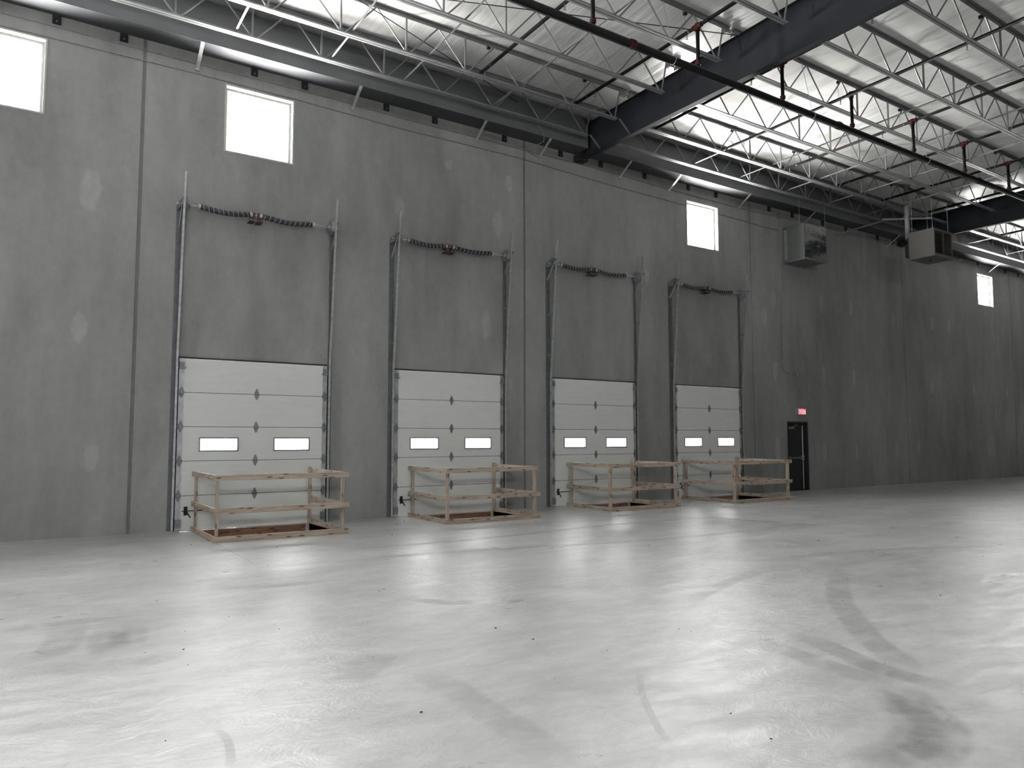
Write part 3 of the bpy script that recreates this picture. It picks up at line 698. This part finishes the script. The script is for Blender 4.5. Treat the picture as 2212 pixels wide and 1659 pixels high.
# flexible cable near the strap brace left of the near rafter
t = MB(); P = [(9.75, -.66, 8.87), (9.85, -.64, 8.80), (9.95, -.60, 8.68), (10.02, -.50, 8.60), (9.95, -.30, 8.56), (9.75, -.03, 8.52), (9.95, -.02, 8.47), (10.16, -.02, 8.42)]
t.path([Vector(p) for p in P], .012, 8); tag(t.build('cable', MJ), 'bent grey cable looping down from the joist to the wall, left of the near rafter', 'cable')

# ------------------------------------------------------------------ sprinkler pipework
PY, PZ = -5.06, 8.45
t = thing('sprinkler_main', (-6, PY, PZ), 'thick black sprinkler main pipe passing under the rafters parallel to the wall', 'pipe')
MB().tube((0, 0, 0), (60, 0, 0), .068, 16).build('main_pipe', MBK, t, smooth=True)
for x in (8.6, 14.6, 20.7, 27.0, 33.0): MB().tube((x-.05, 0, 0), (x+.05, 0, 0), .085, 14).build('grooved_coupling', MRED if x < 16 else MBK, t)
BRX = [7.72, 10.26, 12.76, 15.22, 17.8, 20.3, 22.8, 25.3, 28.0, 30.5, 33.0, 36.0, 39.0]
for k, x in enumerate(BRX):
    z5 = 9.2-SL*PY
    t = thing('sprinkler_branch', (x, PY, PZ), 'black sprinkler branch line with its riser, %s from the left' % ORD[k], 'pipe', 'sprinkler branch lines')
    ya, yb = -1.25-PY, -13.0-PY
    if x > 24: ya, yb = -1.6-PY, -11-PY
    zz = lambda y: 9.2-SL*(y+PY)-PZ
    MB().tube((0, ya, zz(ya)), (0, yb, zz(yb)), .036, 12).build('branch_pipe', MBK, t, smooth=True)
    h = z5-PZ
    MB().tube((0, 0, .06), (0, 0, h), .036, 12).build('riser_pipe', MBK, t, smooth=True)
    MB().tube((0, 0, .10), (0, 0, .16), .055, 12).build('riser_coupling', MRED, t)
    b = MB(); b.tube((0, 0, h-.09), (0, 0, h+.045), .052, 12); b.tube((0, -.10, h), (0, .10, h), .050, 12); b.build('tee_fitting', MRED, t)
    for yy in (-1.9, -4.6, -7.3):
        y = yy+.3-PY-(k % 2)*.5; z = zz(y)
        b = MB(); b.tube((0, y, z), (0, y, z-.09), .012, 8); b.tube((0, y, z-.09), (0, y, z-.12), .008, 6, .004); b.tube((0, y, z-.125), (0, y, z-.13), .022, 10); b.build('sprinkler_head', MGD, t)
HX = [9.6, 13.75, 18.4, 24.6, 31.0]
for k, x in enumerate(HX):
    t = thing('pipe_hanger', (x, PY, PZ), 'thin rod hanger with ring around the sprinkler main, %s from the left' % ORD[k], 'hanger', 'hangers of the sprinkler main')
    b = MB(); n = 20; b.path([(0, .078*math.sin(2*math.pi*i/n), .078*math.cos(2*math.pi*i/n)) for i in range(n+1)], .006, 6); b.build('ring', MG, t)
    MB().tube((0, 0, .08), (0, .22, 1.25), .005, 6).build('hanger_rod', MG, t)
# branch hangers: short rods clamped to the joists
k = 0
for x in BRX[:7]:
    for y in (-1.82, -4.84, -7.85):
        z = 9.2-SL*y; t = thing('branch_hanger', (x, y+.09, z), 'small rod hanger holding the %s branch line to the %s joist from the wall' % (ORD[BRX.index(x)], {-1.82: 'second', -4.84: 'fourth', -7.85: 'sixth'}[y]), 'hanger', 'clamp hangers of the branch lines')
        MB().tube((0, 0, .03), (0, -.0, .40), .005, 6).build('hanger_rod', MG, t); MB().box(-.03, .03, -.04, .02, .37, .43).build('beam_clamp', MBLK, t)
        MB().tube((0, -.105, -.0), (0, -.095, -.0), .036, 12).build('strap_ring', MG, t)
# roof bracing rods
for p0, p1, lab in (((4.716, -2.204, 9.4), (9.3, -.45, 9.4), 'thin steel roof bracing rod slanting to the eave, left of the near rafter'),
                    ((1.0, -1.1, 9.4), (11.4, -5.2, 9.4), 'thin steel roof bracing rod slanting to the near rafter')):
    tag(MB().tube(p0, p1, .009, 6).build('bracing_rod', MB_), lab, 'rod', 'roof bracing rods')
tag(MB().bar((22.4, -.06, 8.37), (24.1, -1.0, 8.97), .05, .05).build('diagonal_strut', MJ), 'slanting grey strut from the wall up to the joists left of the unit heater', 'strut')
tag(MB().bar((23.55, -.98, 8.84), (24.75, -1.95, 8.84), .04, .05).build('diagonal_strut', MWIN), 'bright horizontal strip crossing the flue above the unit heater', 'strut')

# ------------------------------------------------------------------ unit heater
t = thing('unit_heater', (23.0, -2.88, 7.17), 'beige boxy unit heater with louvred front hanging beside the middle rafter', 'heater')
W, D, H = 1.10, .78, .86
b = MB(); b.box(0, .02, 0, D, 0, H); b.box(W-.02, W, 0, D, 0, H); b.box(.02, W-.02, 0, D, H-.02, H); b.box(.02, W-.02, 0, D, 0, .02); b.box(.02, W-.02, D-.02, D, .02, H-.02)
b.box(.02, .05, 0, .03, .02, H-.02); b.box(W-.05, W-.02, 0, .03, .02, H-.02); b.box(.05, W-.05, 0, .03, .02, .08); b.box(.05, W-.05, 0, .03, H-.08, H-.02)
b.build('casing', MHEAT, t)
MB().box(.05, W-.05, .30, .31, .06, H-.06).build('heat_exchanger', MDARK, t)
MB().box(W/2-.015, W/2+.015, -.004, .02, .08, H-.08).build('louvre_post', MHEAT, t)
for s0, s1 in ((.05, W/2-.016), (W/2+.016, W-.05)):
    for k in range(9):
        z = .11+k*.078; m = Matrix.Translation((0, .02, z)) @ Matrix.Rotation(.55+.2*random.random(), 4, 'X')
        MB().box(s0, s1, -.03, .03, -.002, .002, m).build('louvre_blade', MHEAT, t)
b = MB(); b.tube((.3, D+.02, .3), (.3, D+.14, .3), .12, 16); b.box(-.0, .25, D, D+.12, .1, .5); b.build('fan_motor', MBLK, t)
MB().tube((.42, .35, 0), (.42, .35, -.07), .03, 10).build('drain_fitting', MBLK, t)
for x, y in ((.08, .08), (W-.08, .08), (.08, D-.08), (W-.08, D-.08)): MB().tube((x, y, H), (x, y, H+1.0+.0), .006, 6).build('hanger_rod', MG, t)
fx, fy, fz = .25, .93, .73
fp = MB().tube((fx, fy, fz), (fx, fy, fz+1.25), .075, 16).build('flue_pipe', mat('flue_metal', (.34,.34,.34), .45, .3), t, smooth=True)
MB().tube((fx, fy, fz+1.25), (fx, fy, fz+1.73), .05, 16).build('upper_pipe', MGD, fp); MB().tube((fx, fy, fz+1.70), (fx, fy, fz+1.72), .12, 16).build('roof_collar', MGD, fp)
MB().path([(fx, fy, fz), (fx, fy-.03, fz-.06), (fx, fy-.10, fz-.12)], .075, 14).build('elbow', MBLK, fp)

# sheet metal box on the wall
t = thing('air_intake_box', (19.60, -.76, 7.05), 'sheet metal air box hung on the wall above the exit door, with mirror-like front', 'air box')
W, D, H = 1.12, .75, 1.11
b = MB(); b.box(0, W, .01, D, 0, H); b.build('casing', MBOX, t, bevel=.006)
MB().box(.015, W-.015, .0, .009, .05, H-.01).build('front_panel', MGAL2, t)
b = MB(); b.box(-.02, W+.05, -.012, .02, -.02, .03); b.box(-.02, .0, 0, D, -.02, .02); b.box(-.02, W*.95, D-.03, D, -.05, 0); b.build('drip_lip', MGD, t)
MB().box(-.012, -.002, D-.14, D-.04, .06, H-.1).build('access_strip', MG, t)
for x, y in ((.02, .15), (W-.03, .0-.0)): MB().tube((x, y+.02, H), (x, y+.02, H+1.05-.0), .005, 6).build('hanger_rod', MG, t)
